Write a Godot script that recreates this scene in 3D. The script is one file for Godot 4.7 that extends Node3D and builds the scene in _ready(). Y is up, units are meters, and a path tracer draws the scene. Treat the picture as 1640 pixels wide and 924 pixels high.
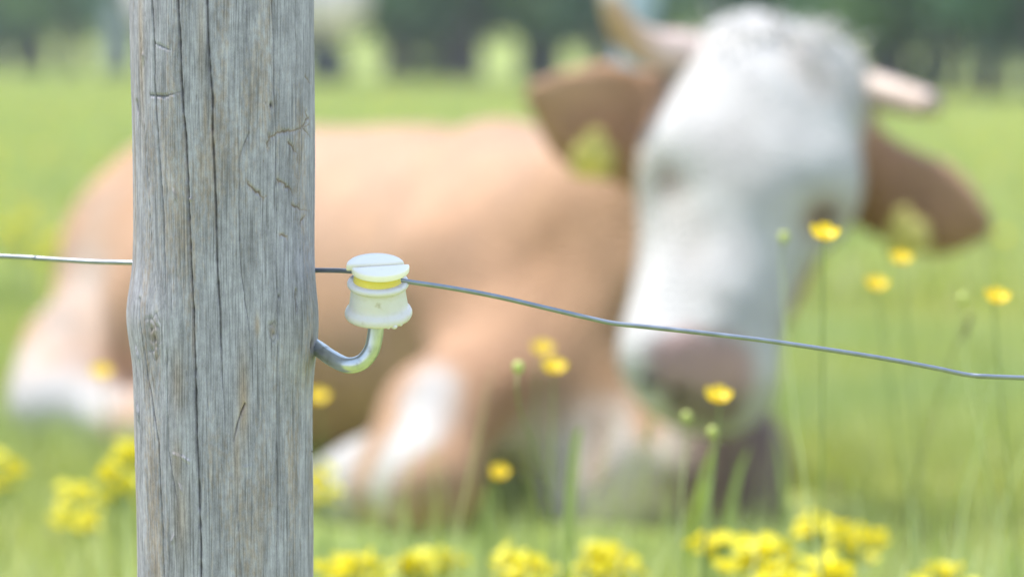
extends Node3D
# A meadow seen past a weathered fence post: an electric wire on a plastic insulator, a cow lying in the
# grass behind it, yellow flowers, and the edge of a wood far off. Units are metres, the ground is y = 0.

var rng := RandomNumberGenerator.new()
var taken := {}
var M := {}

# ---------------------------------------------------------------- helpers
func numbered(called: String) -> String:
	if not taken.has(called):
		taken[called] = 0
		return called
	taken[called] += 1
	return "%s_%03d" % [called, taken[called]]

func tag(o: Node, label := "", category := "", group := "", kind := "") -> void:
	if label != "": o.set_meta("label", label)
	if category != "": o.set_meta("category", category)
	if group != "": o.set_meta("group", group)
	if kind != "": o.set_meta("kind", kind)

func thing(called: String, label: String, category: String, where := Vector3.ZERO, group := "") -> Node3D:
	var o := Node3D.new()
	o.name = numbered(called)
	o.position = where
	add_child(o, true)
	tag(o, label, category, group)
	return o

func part(called: String, mesh: Mesh, mat: Material, parent: Node, at := Vector3.ZERO) -> MeshInstance3D:
	var o := MeshInstance3D.new()
	o.name = called
	o.mesh = mesh
	o.material_override = mat
	o.position = at
	parent.add_child(o, true)
	return o

func mat(color: Color, rough := 0.8, linear := true) -> StandardMaterial3D:
	var m := StandardMaterial3D.new()
	m.albedo_color = color.linear_to_srgb() if linear else color
	m.roughness = rough
	return m

func vmat(rough := 0.8, back := Color.BLACK) -> StandardMaterial3D:
	var m := StandardMaterial3D.new()
	m.vertex_color_use_as_albedo = true
	m.roughness = rough
	if back != Color.BLACK:
		m.backlight_enabled = true
		m.backlight = back
	return m

func noise(seed_: int, freq: float, oct := 3) -> FastNoiseLite:
	var n := FastNoiseLite.new()
	n.seed = seed_
	n.noise_type = FastNoiseLite.TYPE_SIMPLEX_SMOOTH
	n.frequency = freq
	n.fractal_octaves = oct
	return n

func noise_tex(seed_: int, freq: float, size := 256, normal := false, bump := 4.0) -> NoiseTexture2D:
	var t := NoiseTexture2D.new()
	t.width = size
	t.height = size
	t.seamless = true
	t.noise = noise(seed_, freq, 4)
	t.as_normal_map = normal
	t.bump_strength = bump
	return t

func curve_points(ctrl: Array, steps: int) -> PackedVector3Array:
	# Catmull-Rom through the given points
	var out := PackedVector3Array()
	for i in ctrl.size() - 1:
		var p0: Vector3 = ctrl[maxi(i - 1, 0)]
		var p1: Vector3 = ctrl[i]
		var p2: Vector3 = ctrl[i + 1]
		var p3: Vector3 = ctrl[mini(i + 2, ctrl.size() - 1)]
		for s in steps:
			out.append(p1.cubic_interpolate(p2, p0, p3, float(s) / steps))
	out.append(ctrl[-1])
	return out

func tube(st: SurfaceTool, pts: PackedVector3Array, radii: Callable, segs: int, col := Color.WHITE, cap := true) -> void:
	# a swept tube; radii(t) with t 0..1 gives the radius, or radii(t) -> [r, colour]
	var base: int = st.get_meta("n", 0)
	var up := Vector3.UP
	var n := pts.size()
	var side := Vector3.ZERO
	for i in n:
		var dir: Vector3 = (pts[mini(i + 1, n - 1)] - pts[maxi(i - 1, 0)]).normalized()
		if i == 0:
			side = dir.cross(up if absf(dir.y) < 0.9 else Vector3.RIGHT).normalized()
		else:
			side = (side - dir * side.dot(dir)).normalized()
		var other := dir.cross(side).normalized()
		var got = radii.call(float(i) / (n - 1))
		var r: float = got[0] if got is Array else got
		var c: Color = got[1] if got is Array else col
		for s in segs:
			var a := TAU * s / segs
			var nn := side * cos(a) + other * sin(a)
			st.set_color(c)
			st.set_normal(nn)
			st.set_uv(Vector2(float(s) / segs, float(i) / (n - 1)))
			st.add_vertex(pts[i] + nn * r)
	for i in n - 1:
		for s in segs:
			var a0 := base + i * segs + s
			var a1 := base + i * segs + (s + 1) % segs
			for q in [a0, a0 + segs, a1, a1, a0 + segs, a1 + segs]: st.add_index(q)
	var count := n * segs
	if cap:
		for e in 2:
			var i := 0 if e == 0 else n - 1
			st.set_color(col)
			var got = radii.call(float(i) / (n - 1))
			if got is Array: st.set_color(got[1])
			st.set_normal((pts[1] - pts[0]).normalized() * -1 if e == 0 else (pts[n - 1] - pts[n - 2]).normalized())
			st.set_uv(Vector2.ZERO)
			st.add_vertex(pts[i])
			for s in segs:
				var a0 := base + i * segs + s
				var a1 := base + i * segs + (s + 1) % segs
				if e == 0:
					for q in [base + count, a0, a1]: st.add_index(q)
				else:
					for q in [base + count, a1, a0]: st.add_index(q)
			count += 1
	st.set_meta("n", base + count)

func new_st() -> SurfaceTool:
	var st := SurfaceTool.new()
	st.begin(Mesh.PRIMITIVE_TRIANGLES)
	return st

func lathe(profile: Array, segs: int, wobble := 0.0, seed_ := 1) -> ArrayMesh:
	# profile: Vector2(radius, height) from the bottom up, the surface to the outside
	var st := new_st()
	var nz := noise(seed_, 1.3, 2)
	for i in profile.size():
		for s in segs + 1:
			var a := TAU * s / segs
			var p: Vector2 = profile[i]
			var w := 1.0 + wobble * nz.get_noise_3d(cos(a) * 1.5, sin(a) * 1.5, p.y * 60.0)
			st.set_uv(Vector2(float(s) / segs, float(i) / profile.size()))
			st.add_vertex(Vector3(cos(a) * p.x * w, p.y, sin(a) * p.x * w))
	for i in profile.size() - 1:
		for s in segs:
			var a0 := i * (segs + 1) + s
			for q in [a0, a0 + 1, a0 + segs + 1, a0 + 1, a0 + segs + 2, a0 + segs + 1]: st.add_index(q)
	st.generate_normals()
	return st.commit()

func quad_strip(st: SurfaceTool, rows: Array) -> void:
	# rows of equal length of [Vector3, Color]
	var base: int = st.get_meta("n", 0)
	var w: int = rows[0].size()
	for r in rows:
		for v in r:
			st.set_color(v[1])
			st.add_vertex(v[0])
	for i in rows.size() - 1:
		for j in w - 1:
			var a := base + i * w + j
			for q in [a, a + 1, a + w, a + 1, a + w + 1, a + w]: st.add_index(q)
	st.set_meta("n", base + rows.size() * w)

func box(st: SurfaceTool, c: Vector3, s: Vector3, basis := Basis()) -> void:
	var bm := BoxMesh.new()
	bm.size = s
	st.append_from(bm, 0, Transform3D(basis, c))

# ---------------------------------------------------------------- setting
func make_camera_and_light() -> void:
	var cam := Camera3D.new()
	cam.name = "camera"
	var at := CameraAttributesPhysical.new()
	at.frustum_focal_length = 152.15
	at.frustum_focus_distance = 1.965
	at.exposure_aperture = 6.9
	at.frustum_near = 0.1
	at.frustum_far = 1500.0
	cam.attributes = at
	cam.keep_aspect = Camera3D.KEEP_HEIGHT
	cam.position = Vector3(0, 0.69, 0)
	cam.rotation_degrees = Vector3(-3.633, 0, 0)
	add_child(cam)
	cam.fov = 9.019
	cam.near = 0.1
	cam.far = 1500.0
	cam.current = true

	var env := Environment.new()
	env.background_mode = Environment.BG_SKY
	var sky := Sky.new()
	var sm := ProceduralSkyMaterial.new()
	sm.sky_top_color = Color(0.70, 0.80, 0.94)
	sm.sky_horizon_color = Color(0.90, 0.94, 0.98)
	sm.sky_curve = 0.25
	sm.ground_bottom_color = Color(0.30, 0.36, 0.18)
	sm.ground_horizon_color = Color(0.80, 0.84, 0.80)
	sm.sky_energy_multiplier = 1.0
	sky.sky_material = sm
	env.sky = sky
	env.tonemap_mode = Environment.TONE_MAPPER_LINEAR
	env.tonemap_exposure = 1.86
	env.sdfgi_enabled = true
	env.ssao_enabled = true
	env.ssil_enabled = true
	env.fog_enabled = true
	env.fog_density = 0.0009
	env.fog_light_color = Color(0.92, 0.95, 0.97)
	var we := WorldEnvironment.new()
	we.name = "world_environment"
	we.environment = env
	add_child(we)

	var sun := DirectionalLight3D.new()
	sun.name = "sun"
	sun.light_color = Color(1.0, 0.975, 0.94)
	sun.light_energy = 1.2
	sun.light_angular_distance = 0.6
	sun.shadow_enabled = true
	add_child(sun)
	sun.look_at_from_position(Vector3(-1.9, 6.0, -0.8), Vector3.ZERO)

func make_materials() -> void:
	M.grass = vmat(0.45, Color(0.7, 0.75, 0.3))
	M.leaf = vmat(0.6, Color(0.55, 0.65, 0.35))
	M.stem = vmat(0.55, Color(0.3, 0.35, 0.15))
	M.petal = mat(Color(0.86, 0.66, 0.02), 0.35)
	M.petal.backlight_enabled = true
	M.petal.backlight = Color(0.8, 0.65, 0.05)
	M.petal_lemon = mat(Color(0.80, 0.76, 0.06), 0.5)
	M.petal_lemon.backlight_enabled = true
	M.petal_lemon.backlight = Color(0.8, 0.72, 0.05)
	M.centre = mat(Color(0.62, 0.48, 0.03), 0.7)
	M.bud = mat(Color(0.42, 0.46, 0.12), 0.6)

func make_setting() -> void:
	# ground: one sheet to the horizon, gently uneven far from the cow
	var gm := StandardMaterial3D.new()
	var ramp := Gradient.new()
	ramp.offsets = PackedFloat32Array([0.0, 0.35, 0.6, 1.0])
	ramp.colors = PackedColorArray([Color(0.46, 0.53, 0.25), Color(0.52, 0.58, 0.28), Color(0.56, 0.60, 0.30), Color(0.60, 0.60, 0.32)])
	var gt := noise_tex(5, 0.012, 512)
	gt.color_ramp = ramp
	gm.albedo_texture = gt
	gm.uv1_triplanar = true
	gm.uv1_world_triplanar = true
	gm.uv1_scale = Vector3(0.11, 0.11, 0.11)
	gm.roughness = 0.95
	var st := new_st()
	var nz := noise(3, 0.05, 2)
	var xs := []
	for i in 61: xs.append((i - 30) * 10.0)
	var rows := []
	for j in 70:
		var z := 20.0 - j * 6.0
		var row := []
		for x in xs:
			var far := smoothstep(12.0, 40.0, -z)
			var y := far * (nz.get_noise_2d(x, z) * 0.12) + far * clampf(-x * 0.012, -0.3, 0.5)
			row.append([Vector3(x, y, z), Color.WHITE])
		rows.append(row)
	quad_strip(st, rows)
	st.generate_normals()
	var g := part("ground", st.commit(), gm, self)
	tag(g, "green and yellow meadow ground reaching to the wood", "", "", "structure")
	# a bright grassy hillside rising behind the wood
	var hs := new_st()
	rows = []
	for j in 12:
		var row := []
		for i in 41:
			var x := (i - 20) * 14.0
			var t := j / 11.0
			row.append([Vector3(x, -0.4 + 34.0 * t * t * (3 - 2 * t) + nz.get_noise_2d(x, j * 20.0) * 3.0 * t, -150.0 - 190.0 * t), Color.WHITE])
		rows.append(row)
	quad_strip(hs, rows)
	hs.generate_normals()
	var hm: StandardMaterial3D = gm.duplicate()
	hm.albedo_color = Color(1.0, 1.0, 0.92)
	tag(part("hill", hs.commit(), hm, self), "bright grassy hillside behind the wood", "", "", "structure")

# ---------------------------------------------------------------- trees
var crowns := []
func make_crown(seed_: int, leaves: int, tone: Color) -> ArrayMesh:
	var r := RandomNumberGenerator.new()
	r.seed = seed_
	var st := new_st()
	var clumps := []
	for i in 34:
		var a := r.randf() * TAU
		var h := r.randf()
		var rad := (0.55 + 0.45 * r.randf()) * (1.9 if h < 0.6 else 1.9 * (1.0 - (h - 0.6) / 0.5))
		clumps.append([Vector3(cos(a) * rad, 1.9 + h * 5.2 + r.randf_range(-0.75, 0.2), sin(a) * rad), r.randf_range(0.45, 0.95), r.randf_range(0.75, 1.3)])
	var idx := 0
	for i in leaves:
		var c = clumps[r.randi() % clumps.size()]
		var o: Vector3 = Vector3(r.randfn(), r.randfn() * 0.7, r.randfn()) * (float(c[1]) * 0.55)
		var p: Vector3 = c[0] + o
		var s := r.randf_range(0.10, 0.21)
		var b := Basis.from_euler(Vector3(r.randf() * TAU, r.randf() * TAU, r.randf() * TAU))
		var k: float = c[2] * r.randf_range(0.8, 1.2)
		var col := Color(tone.r * k, tone.g * k, tone.b * k)
		st.set_color(col)
		for q in [Vector3(-s * 0.5, 0, 0), Vector3(0, s * 0.12, s), Vector3(s * 0.5, 0, 0), Vector3(0, -s * 0.1, -s)]:
			st.set_normal(b * Vector3.UP)
			st.set_color(col)
			st.add_vertex(p + b * q)
		for q in [idx, idx + 2, idx + 1, idx, idx + 3, idx + 2]: st.add_index(q)
		idx += 4
	return st.commit()

func make_trunk(seed_: int, radius: float, lean: float) -> ArrayMesh:
	var r := RandomNumberGenerator.new()
	r.seed = seed_
	var st := new_st()
	var bark := Color(0.10, 0.09, 0.085)
	var top := Vector3(lean * 5.0, 6.2, r.randf_range(-0.3, 0.3))
	var pts := curve_points([Vector3(0, -0.3, 0), Vector3(lean * 0.6 + r.randf_range(-0.05, 0.05), 1.2, 0), Vector3(lean * 2.2, 3.2, 0.1), top], 4)
	tube(st, pts, func(t): return [radius * 1.45 * (1.25 - t) * (1.0 + 0.5 * exp(-t * 18.0)), bark * r.randf_range(0.85, 1.15)], 8)
	for i in 8:
		var t := 0.28 + 0.08 * i
		var from: Vector3 = pts[int(t * (pts.size() - 1))]
		var a := r.randf() * TAU
		var out := Vector3(cos(a), 0, sin(a)) * r.randf_range(0.9, 1.7)
		var limb := curve_points([from, from + out * 0.5 + Vector3(0, 0.25, 0), from + out + Vector3(0, r.randf_range(-0.2, 0.7), 0)], 3)
		tube(st, limb, func(u): return [radius * 0.32 * (1.1 - u), bark], 5)
	return st.commit()

func make_trees() -> void:
	for i in 4: crowns.append(make_crown(40 + i, 5200, [Color(0.09, 0.18, 0.08), Color(0.07, 0.155, 0.085), Color(0.115, 0.20, 0.065), Color(0.065, 0.15, 0.085)][i]))
	var bark := vmat(0.95)
	var words := ["first", "second", "third", "fourth", "fifth", "sixth", "seventh", "eighth", "ninth", "tenth", "eleventh", "twelfth"]
	# [where along the picture, trunk radius, lean] from left to right
	var zones := [
		["dark tree of the far wood left of the fence post, %s from the left", [[-16, 0.20, 0.03], [50, 0.34, 0.02], [114, 0.20, 0.10], [172, 0.16, -0.04], [196, 0.2, 0.03]]],
		["dark tree of the far wood right behind the fence post, %s from left", [[262, 0.2, 0.0], [345, 0.2, 0.05], [440, 0.2, 0.0]]],
		["dark tree of the far wood between post and left horn, %s from left", [[520, 0.16, 0.0], [625, 0.15, 0.05], [648, 0.12, -0.05], [730, 0.2, 0.04], [757, 0.15, -0.03], [852, 0.2, 0.06], [886, 0.15, -0.02], [962, 0.2, 0.0]]],
		["dark tree of the far wood above the cow's head, %s from left", [[1052, 0.18, 0.0], [1140, 0.18, 0.04], [1235, 0.18, -0.03], [1325, 0.18, 0.03]]],
		["dark tree of the far wood right of the cow's head, %s from left", [[1402, 0.16, 0.02], [1436, 0.14, 0.05], [1503, 0.10, -0.04], [1546, 0.08, 0.05], [1592, 0.16, 0.05], [1662, 0.14, 0.0]]],
	]
	var k := 0
	for z in zones:
		var n := 0
		for s in z[1]:
			var f: float = s[0] / 1640.0
			var d: float = lerpf(108.0, 60.0, f) + [0.0, 2.2, -1.4, 3.4, 0.8][k % 5]
			var x: float = (float(s[0]) - 820.0) / 5858.0 * d
			var t := thing("tree", z[0] % words[n], "tree", Vector3(x, clampf(-x * 0.012, -0.3, 0.5), -d), "trees along the edge of the wood")
			part("trunk", make_trunk(100 + k, s[1], s[2]), bark, t)
			var c := part("crown", crowns[k % 4], M.leaf, t)
			c.rotation.y = k * 1.7
			c.scale = Vector3.ONE * (0.86 + 0.06 * ((k * 3) % 5))
			k += 1
			n += 1
	# the depth of the wood: trunks, crowns and bushes that read as one mass
	var mm := MultiMesh.new()
	mm.transform_format = MultiMesh.TRANSFORM_3D
	mm.mesh = crowns[1]
	mm.instance_count = 40
	for i in 40:
		var f := i / 39.0
		var d := lerpf(116.0, 68.0, f) + rng.randf_range(2.0, 14.0)
		var x := (lerpf(-250, 1890, f) - 820.0 + rng.randf_range(-45, 45)) / 5858.0 * d
		var low := rng.randf() < 0.22
		var sc := rng.randf_range(0.9, 1.15)
		mm.set_instance_transform(i, Transform3D(Basis.from_euler(Vector3(0, rng.randf() * TAU, 0)).scaled(Vector3.ONE * sc), Vector3(x, -0.6 if low else rng.randf_range(0.3, 1.7), -d)))
	# two bushes that fill gaps between the trunks
	for q in [[676.0, 93.0], [1468.0, 74.0]]:
		var b: Vector3 = Vector3((q[0] - 820.0) / 5858.0 * q[1], -0.9, -q[1])
		mm.set_instance_transform(38 if q[0] < 1000.0 else 39, Transform3D(Basis().scaled(Vector3(0.45, 0.62, 0.45)), b))
	var wood := MultiMeshInstance3D.new()
	wood.name = "far_wood"
	wood.multimesh = mm
	wood.material_override = M.leaf
	add_child(wood, true)
	tag(wood, "dark green depth of the wood behind the first row of trees", "", "", "stuff")

# ---------------------------------------------------------------- fence post
const PW := 1152
const PH := 1024
const PY0 := 0.345
const PY1 := 0.765
var hgt := PackedFloat32Array()
var dark := PackedFloat32Array()
var brown := PackedFloat32Array()

func post_u(px: float) -> float:
	return 0.5 + asin(clampf((px - 357.0) / 148.0, -1.0, 1.0)) / TAU
func post_v(py: float) -> float:
	return (PY1 - (0.69 - (py - 90.0) / 2985.0)) / (PY1 - PY0)

func dab(u: float, v: float, rx: float, ry: float, depth: float, dk: float, br := 0.0) -> void:
	var cx := u * PW
	var cy := v * PH
	for y in range(maxi(0, int(cy - ry * 2.2)), mini(PH - 1, int(cy + ry * 2.2) + 1) + 1):
		for x in range(int(cx - rx * 2.2), int(cx + rx * 2.2) + 2):
			var q := ((x - cx) / rx) ** 2 + ((y - cy) / ry) ** 2
			var w := exp(-q * 1.2)
			if w > 0.02:
				var i := y * PW + posmod(x, PW)
				hgt[i] = minf(hgt[i], lerpf(hgt[i], -depth, w)) if depth > 0 else hgt[i] - depth * w
				dark[i] = maxf(dark[i], dk * w)
				brown[i] = maxf(brown[i], br * w)

func crack(pts: Array, r: float, depth: float, dk: float, taper := 0.0, br := 0.0, wander := 1.0) -> void:
	var nz := noise(int(pts[0].x * 7 + pts[0].y), 0.02, 3)
	var total := 0.0
	for i in pts.size() - 1: total += pts[i].distance_to(pts[i + 1])
	var run := 0.0
	for i in pts.size() - 1:
		var a: Vector2 = pts[i]
		var b: Vector2 = pts[i + 1]
		var n := int(a.distance_to(b) * 1.1) + 1
		for s in n:
			var p := a.lerp(b, float(s) / n)
			run += a.distance_to(b) / n
			var f := run / total
			var k := 1.0 - taper * smoothstep(0.6, 1.0, f)
			k *= 0.85 + 0.35 * nz.get_noise_1d(run * 2.0 + 300.0)
			dab(post_u(p.x + wander * 2.4 * nz.get_noise_1d(run * 0.25)), post_v(p.y), r * k, r * maxf(k, 0.5), depth * k, dk * minf(1.0, k), br)

func make_post_maps() -> void:
	hgt.resize(PW * PH)
	dark.resize(PW * PH)
	brown.resize(PW * PH)
	var fine := noise(11, 1.0, 2)
	var mid := noise(12, 1.0, 2)
	var big := noise(13, 1.0, 3)
	var rough := noise(14, 1.0, 2)
	var knots := [[post_u(252), post_v(537), 0.034, 0.085, 0.026], [post_u(444), post_v(529), 0.012, 0.03, 0.006], [post_u(222), post_v(174), 0.012, 0.03, 0.008], [post_u(310), post_v(800), 0.012, 0.04, 0.004]]
	for y in PH:
		var v := float(y) / PH
		var sway := 0.004 * sin(v * 5.0) + 0.006 * v
		for x in PW:
			var u := float(x) / PW
			var uu := u + sway
			for k in knots:
				var dv: float = (v - k[1]) / k[3]
				if absf(dv) < 2.5:
					var du: float = u - k[0]
					uu -= signf(du) * k[4] * exp(-dv * dv) * (1.0 - exp(-absf(du) / 0.006)) * exp(-absf(du) / k[2])
			# closed noise ring so that the seam at the back does not show
			var cx := uu * 60.0
			var g := mid.get_noise_2d(cx * 2.2, v * 3.0)
			var f := fine.get_noise_2d(cx * 6.5, v * 7.0)
			var b := big.get_noise_2d(cx * 0.16, v * 2.2)
			var r := rough.get_noise_2d(u * 95.0, v * 60.0)
			var i := y * PW + x
			hgt[i] = g * 0.15 + f * 0.10 + r * 0.06
			dark[i] = clampf((-g - 0.15) * 0.8, 0.0, 0.34) * (0.5 + big.get_noise_2d(cx * 0.5 + 50.0, v * 5.0)) + clampf((-f - 0.12) * 0.65, 0.0, 0.32)
			brown[i] = clampf(b * 0.8 + g * 0.25 - 0.05 + r * 0.35, 0.0, 0.6)
	# long drying cracks (depth in millimetres)
	crack([Vector2(251, -60), Vector2(252, 0), Vector2(257, 150), Vector2(266, 300), Vector2(272, 450), Vector2(276, 540)], 1.8, 1.3, 0.8, 0.8)
	crack([Vector2(294, -60), Vector2(297, 0), Vector2(302, 125), Vector2(310, 300), Vector2(317, 450), Vector2(322, 612), Vector2(327, 780), Vector2(328, 1000)], 2.2, 1.7, 0.85)
	crack([Vector2(340, -60), Vector2(343, 0), Vector2(350, 150), Vector2(355, 300), Vector2(360, 470), Vector2(367, 612), Vector2(372, 702), Vector2(380, 787)], 2.2, 1.6, 0.85, 0.9)
	crack([Vector2(230, 480), Vector2(234, 530), Vector2(241, 612), Vector2(256, 712), Vector2(261, 812), Vector2(264, 1000)], 1.8, 1.3, 0.75)
	crack([Vector2(441, -60), Vector2(403, -10), Vector2(404, 100)], 1.0, 0.8, 0.35, 0.9)
	crack([Vector2(441, -60), Vector2(449, 200), Vector2(452, 420), Vector2(451, 560), Vector2(450, 700), Vector2(452, 1000)], 1.1, 1.2, 0.5)
	crack([Vector2(394, 240), Vector2(392, 300), Vector2(395, 420), Vector2(410, 560), Vector2(417, 640)], 1.0, 0.9, 0.5, 0.9)
	crack([Vector2(480, 0), Vector2(482, 300), Vector2(481, 520), Vector2(478, 760)], 0.9, 0.7, 0.35, 0.9)
	crack([Vector2(231, 60), Vector2(236, 220), Vector2(248, 420), Vector2(250, 490)], 1.0, 0.8, 0.45, 0.6)
	crack([Vector2(216, 560), Vector2(222, 640), Vector2(226, 760), Vector2(228, 1000)], 0.9, 0.7, 0.4)
	crack([Vector2(275, 560), Vector2(274, 640), Vector2(276, 720), Vector2(288, 800), Vector2(292, 924)], 1.0, 0.9, 0.45, 0.6)
	crack([Vector2(388, 790), Vector2(391, 860), Vector2(394, 1000)], 1.0, 0.8, 0.45)
	crack([Vector2(401, 644), Vector2(392, 668), Vector2(384, 706)], 1.6, 1.8, 0.75, 0.5)
	crack([Vector2(340, 560), Vector2(342, 640), Vector2(346, 700)], 0.9, 0.6, 0.4, 0.9)
	# cross checks and lifted fibres
	crack([Vector2(247, 151), Vector2(272, 153), Vector2(290, 148), Vector2(304, 145)], 1.5, 1.3, 0.6, 0.7, 0.0, 0.6)
	crack([Vector2(256, 68), Vector2(280, 78), Vector2(293, 81)], 1.2, 0.8, 0.45, 0.7)
	crack([Vector2(408, 210), Vector2(398, 235), Vector2(392, 262)], 1.2, 0.9, 0.5, 0.6)
	var jit := RandomNumberGenerator.new()
	jit.seed = 5
	for c in [[Vector2(437, 217), Vector2(452, 211), Vector2(470, 208), Vector2(498, 199)], [Vector2(468, 226), Vector2(477, 236), Vector2(482, 245)], [Vector2(438, 219), Vector2(435, 236)],
			[Vector2(450, 287), Vector2(462, 293), Vector2(472, 309)], [Vector2(474, 330), Vector2(488, 336), Vector2(503, 339)], [Vector2(493, 124), Vector2(501, 134)], [Vector2(492, 178), Vector2(498, 190), Vector2(492, 205), Vector2(503, 222)],
			[Vector2(404, 290), Vector2(418, 304), Vector2(432, 315)], [Vector2(456, 375), Vector2(470, 378)], [Vector2(488, 360), Vector2(496, 345)]]:
		var zig := []
		for s in c.size() - 1:
			var n := int((c[s] as Vector2).distance_to(c[s + 1]) / 5.0) + 1
			for q in n: zig.append((c[s] as Vector2).lerp(c[s + 1], float(q) / n) + Vector2(jit.randf_range(-2.2, 2.2), jit.randf_range(-2.6, 2.6)))
		zig.append(c[-1])
		crack(zig, 1.9, 0.8, 0.45, 0.4, 0.9, 2.0)
		for q in zig: dab(post_u(q.x + jit.randf_range(-3, 3)), post_v(q.y + jit.randf_range(-3, 4)), jit.randf_range(1.5, 4.0), jit.randf_range(1.5, 5.0), 0.25, 0.1, 0.45)
	for c in [[Vector2(480, 468), Vector2(480, 500)], [Vector2(222, 163), Vector2(223, 184)]]:
		crack(c, 3.2, 1.6, 0.7, 0.2, 0.6)
	dab(post_u(500), post_v(557), 7.0, 8.0, 1.6, 0.75, 0.7)
	dab(post_u(441), post_v(167), 3.4, 4.0, 1.4, 0.8)
	dab(post_u(454), post_v(474), 2.4, 3.0, 1.0, 0.7)
	# raised pale fibres
	for c in [[Vector2(236, 86), Vector2(233, 104)], [Vector2(286, 303), Vector2(290, 318)], [Vector2(312, 318), Vector2(318, 316)], [Vector2(283, 728), Vector2(300, 732), Vector2(312, 738)], [Vector2(293, 775), Vector2(297, 788)], [Vector2(278, 870), Vector2(283, 858)], [Vector2(218, 650), Vector2(222, 670), Vector2(221, 683)], [Vector2(398, 747), Vector2(414, 744)], [Vector2(222, 560), Vector2(226, 580)]]:
		crack(c, 2.0, -0.35, 0.0)
	# knots: a rough eye with rings
	for k in [[252, 537, 19.0], [444, 529, 8.0]]:
		var ku := post_u(k[0])
		var kv := post_v(k[1])
		for a in 64:
			var an := a * TAU / 64
			for ring in 3:
				var rr: float = k[2] * (0.35 + 0.33 * ring) * (1.0 + 0.13 * sin(an * 3 + ring * 1.7) + 0.09 * sin(an * 5 + ring * 4.0) + 0.06 * sin(an * 9))
				dab(ku + cos(an) * rr * 1.0 / PW * 1.25, kv + sin(an) * rr * 1.15 / PH * 1.25, 1.4, 1.9, 0.45 + 0.25 * (ring % 2), (0.22 if ring < 2 else 0.36) * (0.65 + 0.35 * sin(an * 2 + ring * 2.0 + 0.6)))
		dab(ku, kv, k[2] * 0.9, k[2] * 1.1, -0.25, 0.0, 0.55)
		dab(ku + 0.002, kv + 0.004, 4.0 * k[2] / 15, 5.0 * k[2] / 15, 1.2, 0.55)
		dab(ku - 0.004, kv - 0.008, 3.5 * k[2] / 15, 3.0 * k[2] / 15, 1.0, 0.5)
	# short fibres and flecks, pale and dark
	var fr := RandomNumberGenerator.new()
	fr.seed = 77
	for i in 900:
		var lift := fr.randf() < 0.5
		dab(fr.randf(), fr.randf(), fr.randf_range(0.7, 1.5), fr.randf_range(2.0, 9.0), -0.22 if lift else 0.3, 0.0 if lift else fr.randf_range(0.12, 0.4), 0.0 if lift else fr.randf_range(0.0, 0.5))
	# brown weather stains
	for s in [[398, 640, 12, 60, 0.8], [420, 520, 6, 16, 0.7], [388, 730, 9, 60, 0.55], [292, 610, 16, 44, 0.5], [295, 830, 20, 60, 0.45], [334, 60, 8, 70, 0.4], [232, 80, 12, 100, 0.65], [340, 190, 5, 40, 0.6], [215, 300, 10, 160, 0.5], [426, 880, 6, 40, 0.4], [290, 740, 14, 34, 0.5], [318, 540, 4, 30, 0.4]]:
		dab(post_u(s[0]), post_v(s[1]), s[2], s[3], -0.001, 0.0, s[4])

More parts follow.
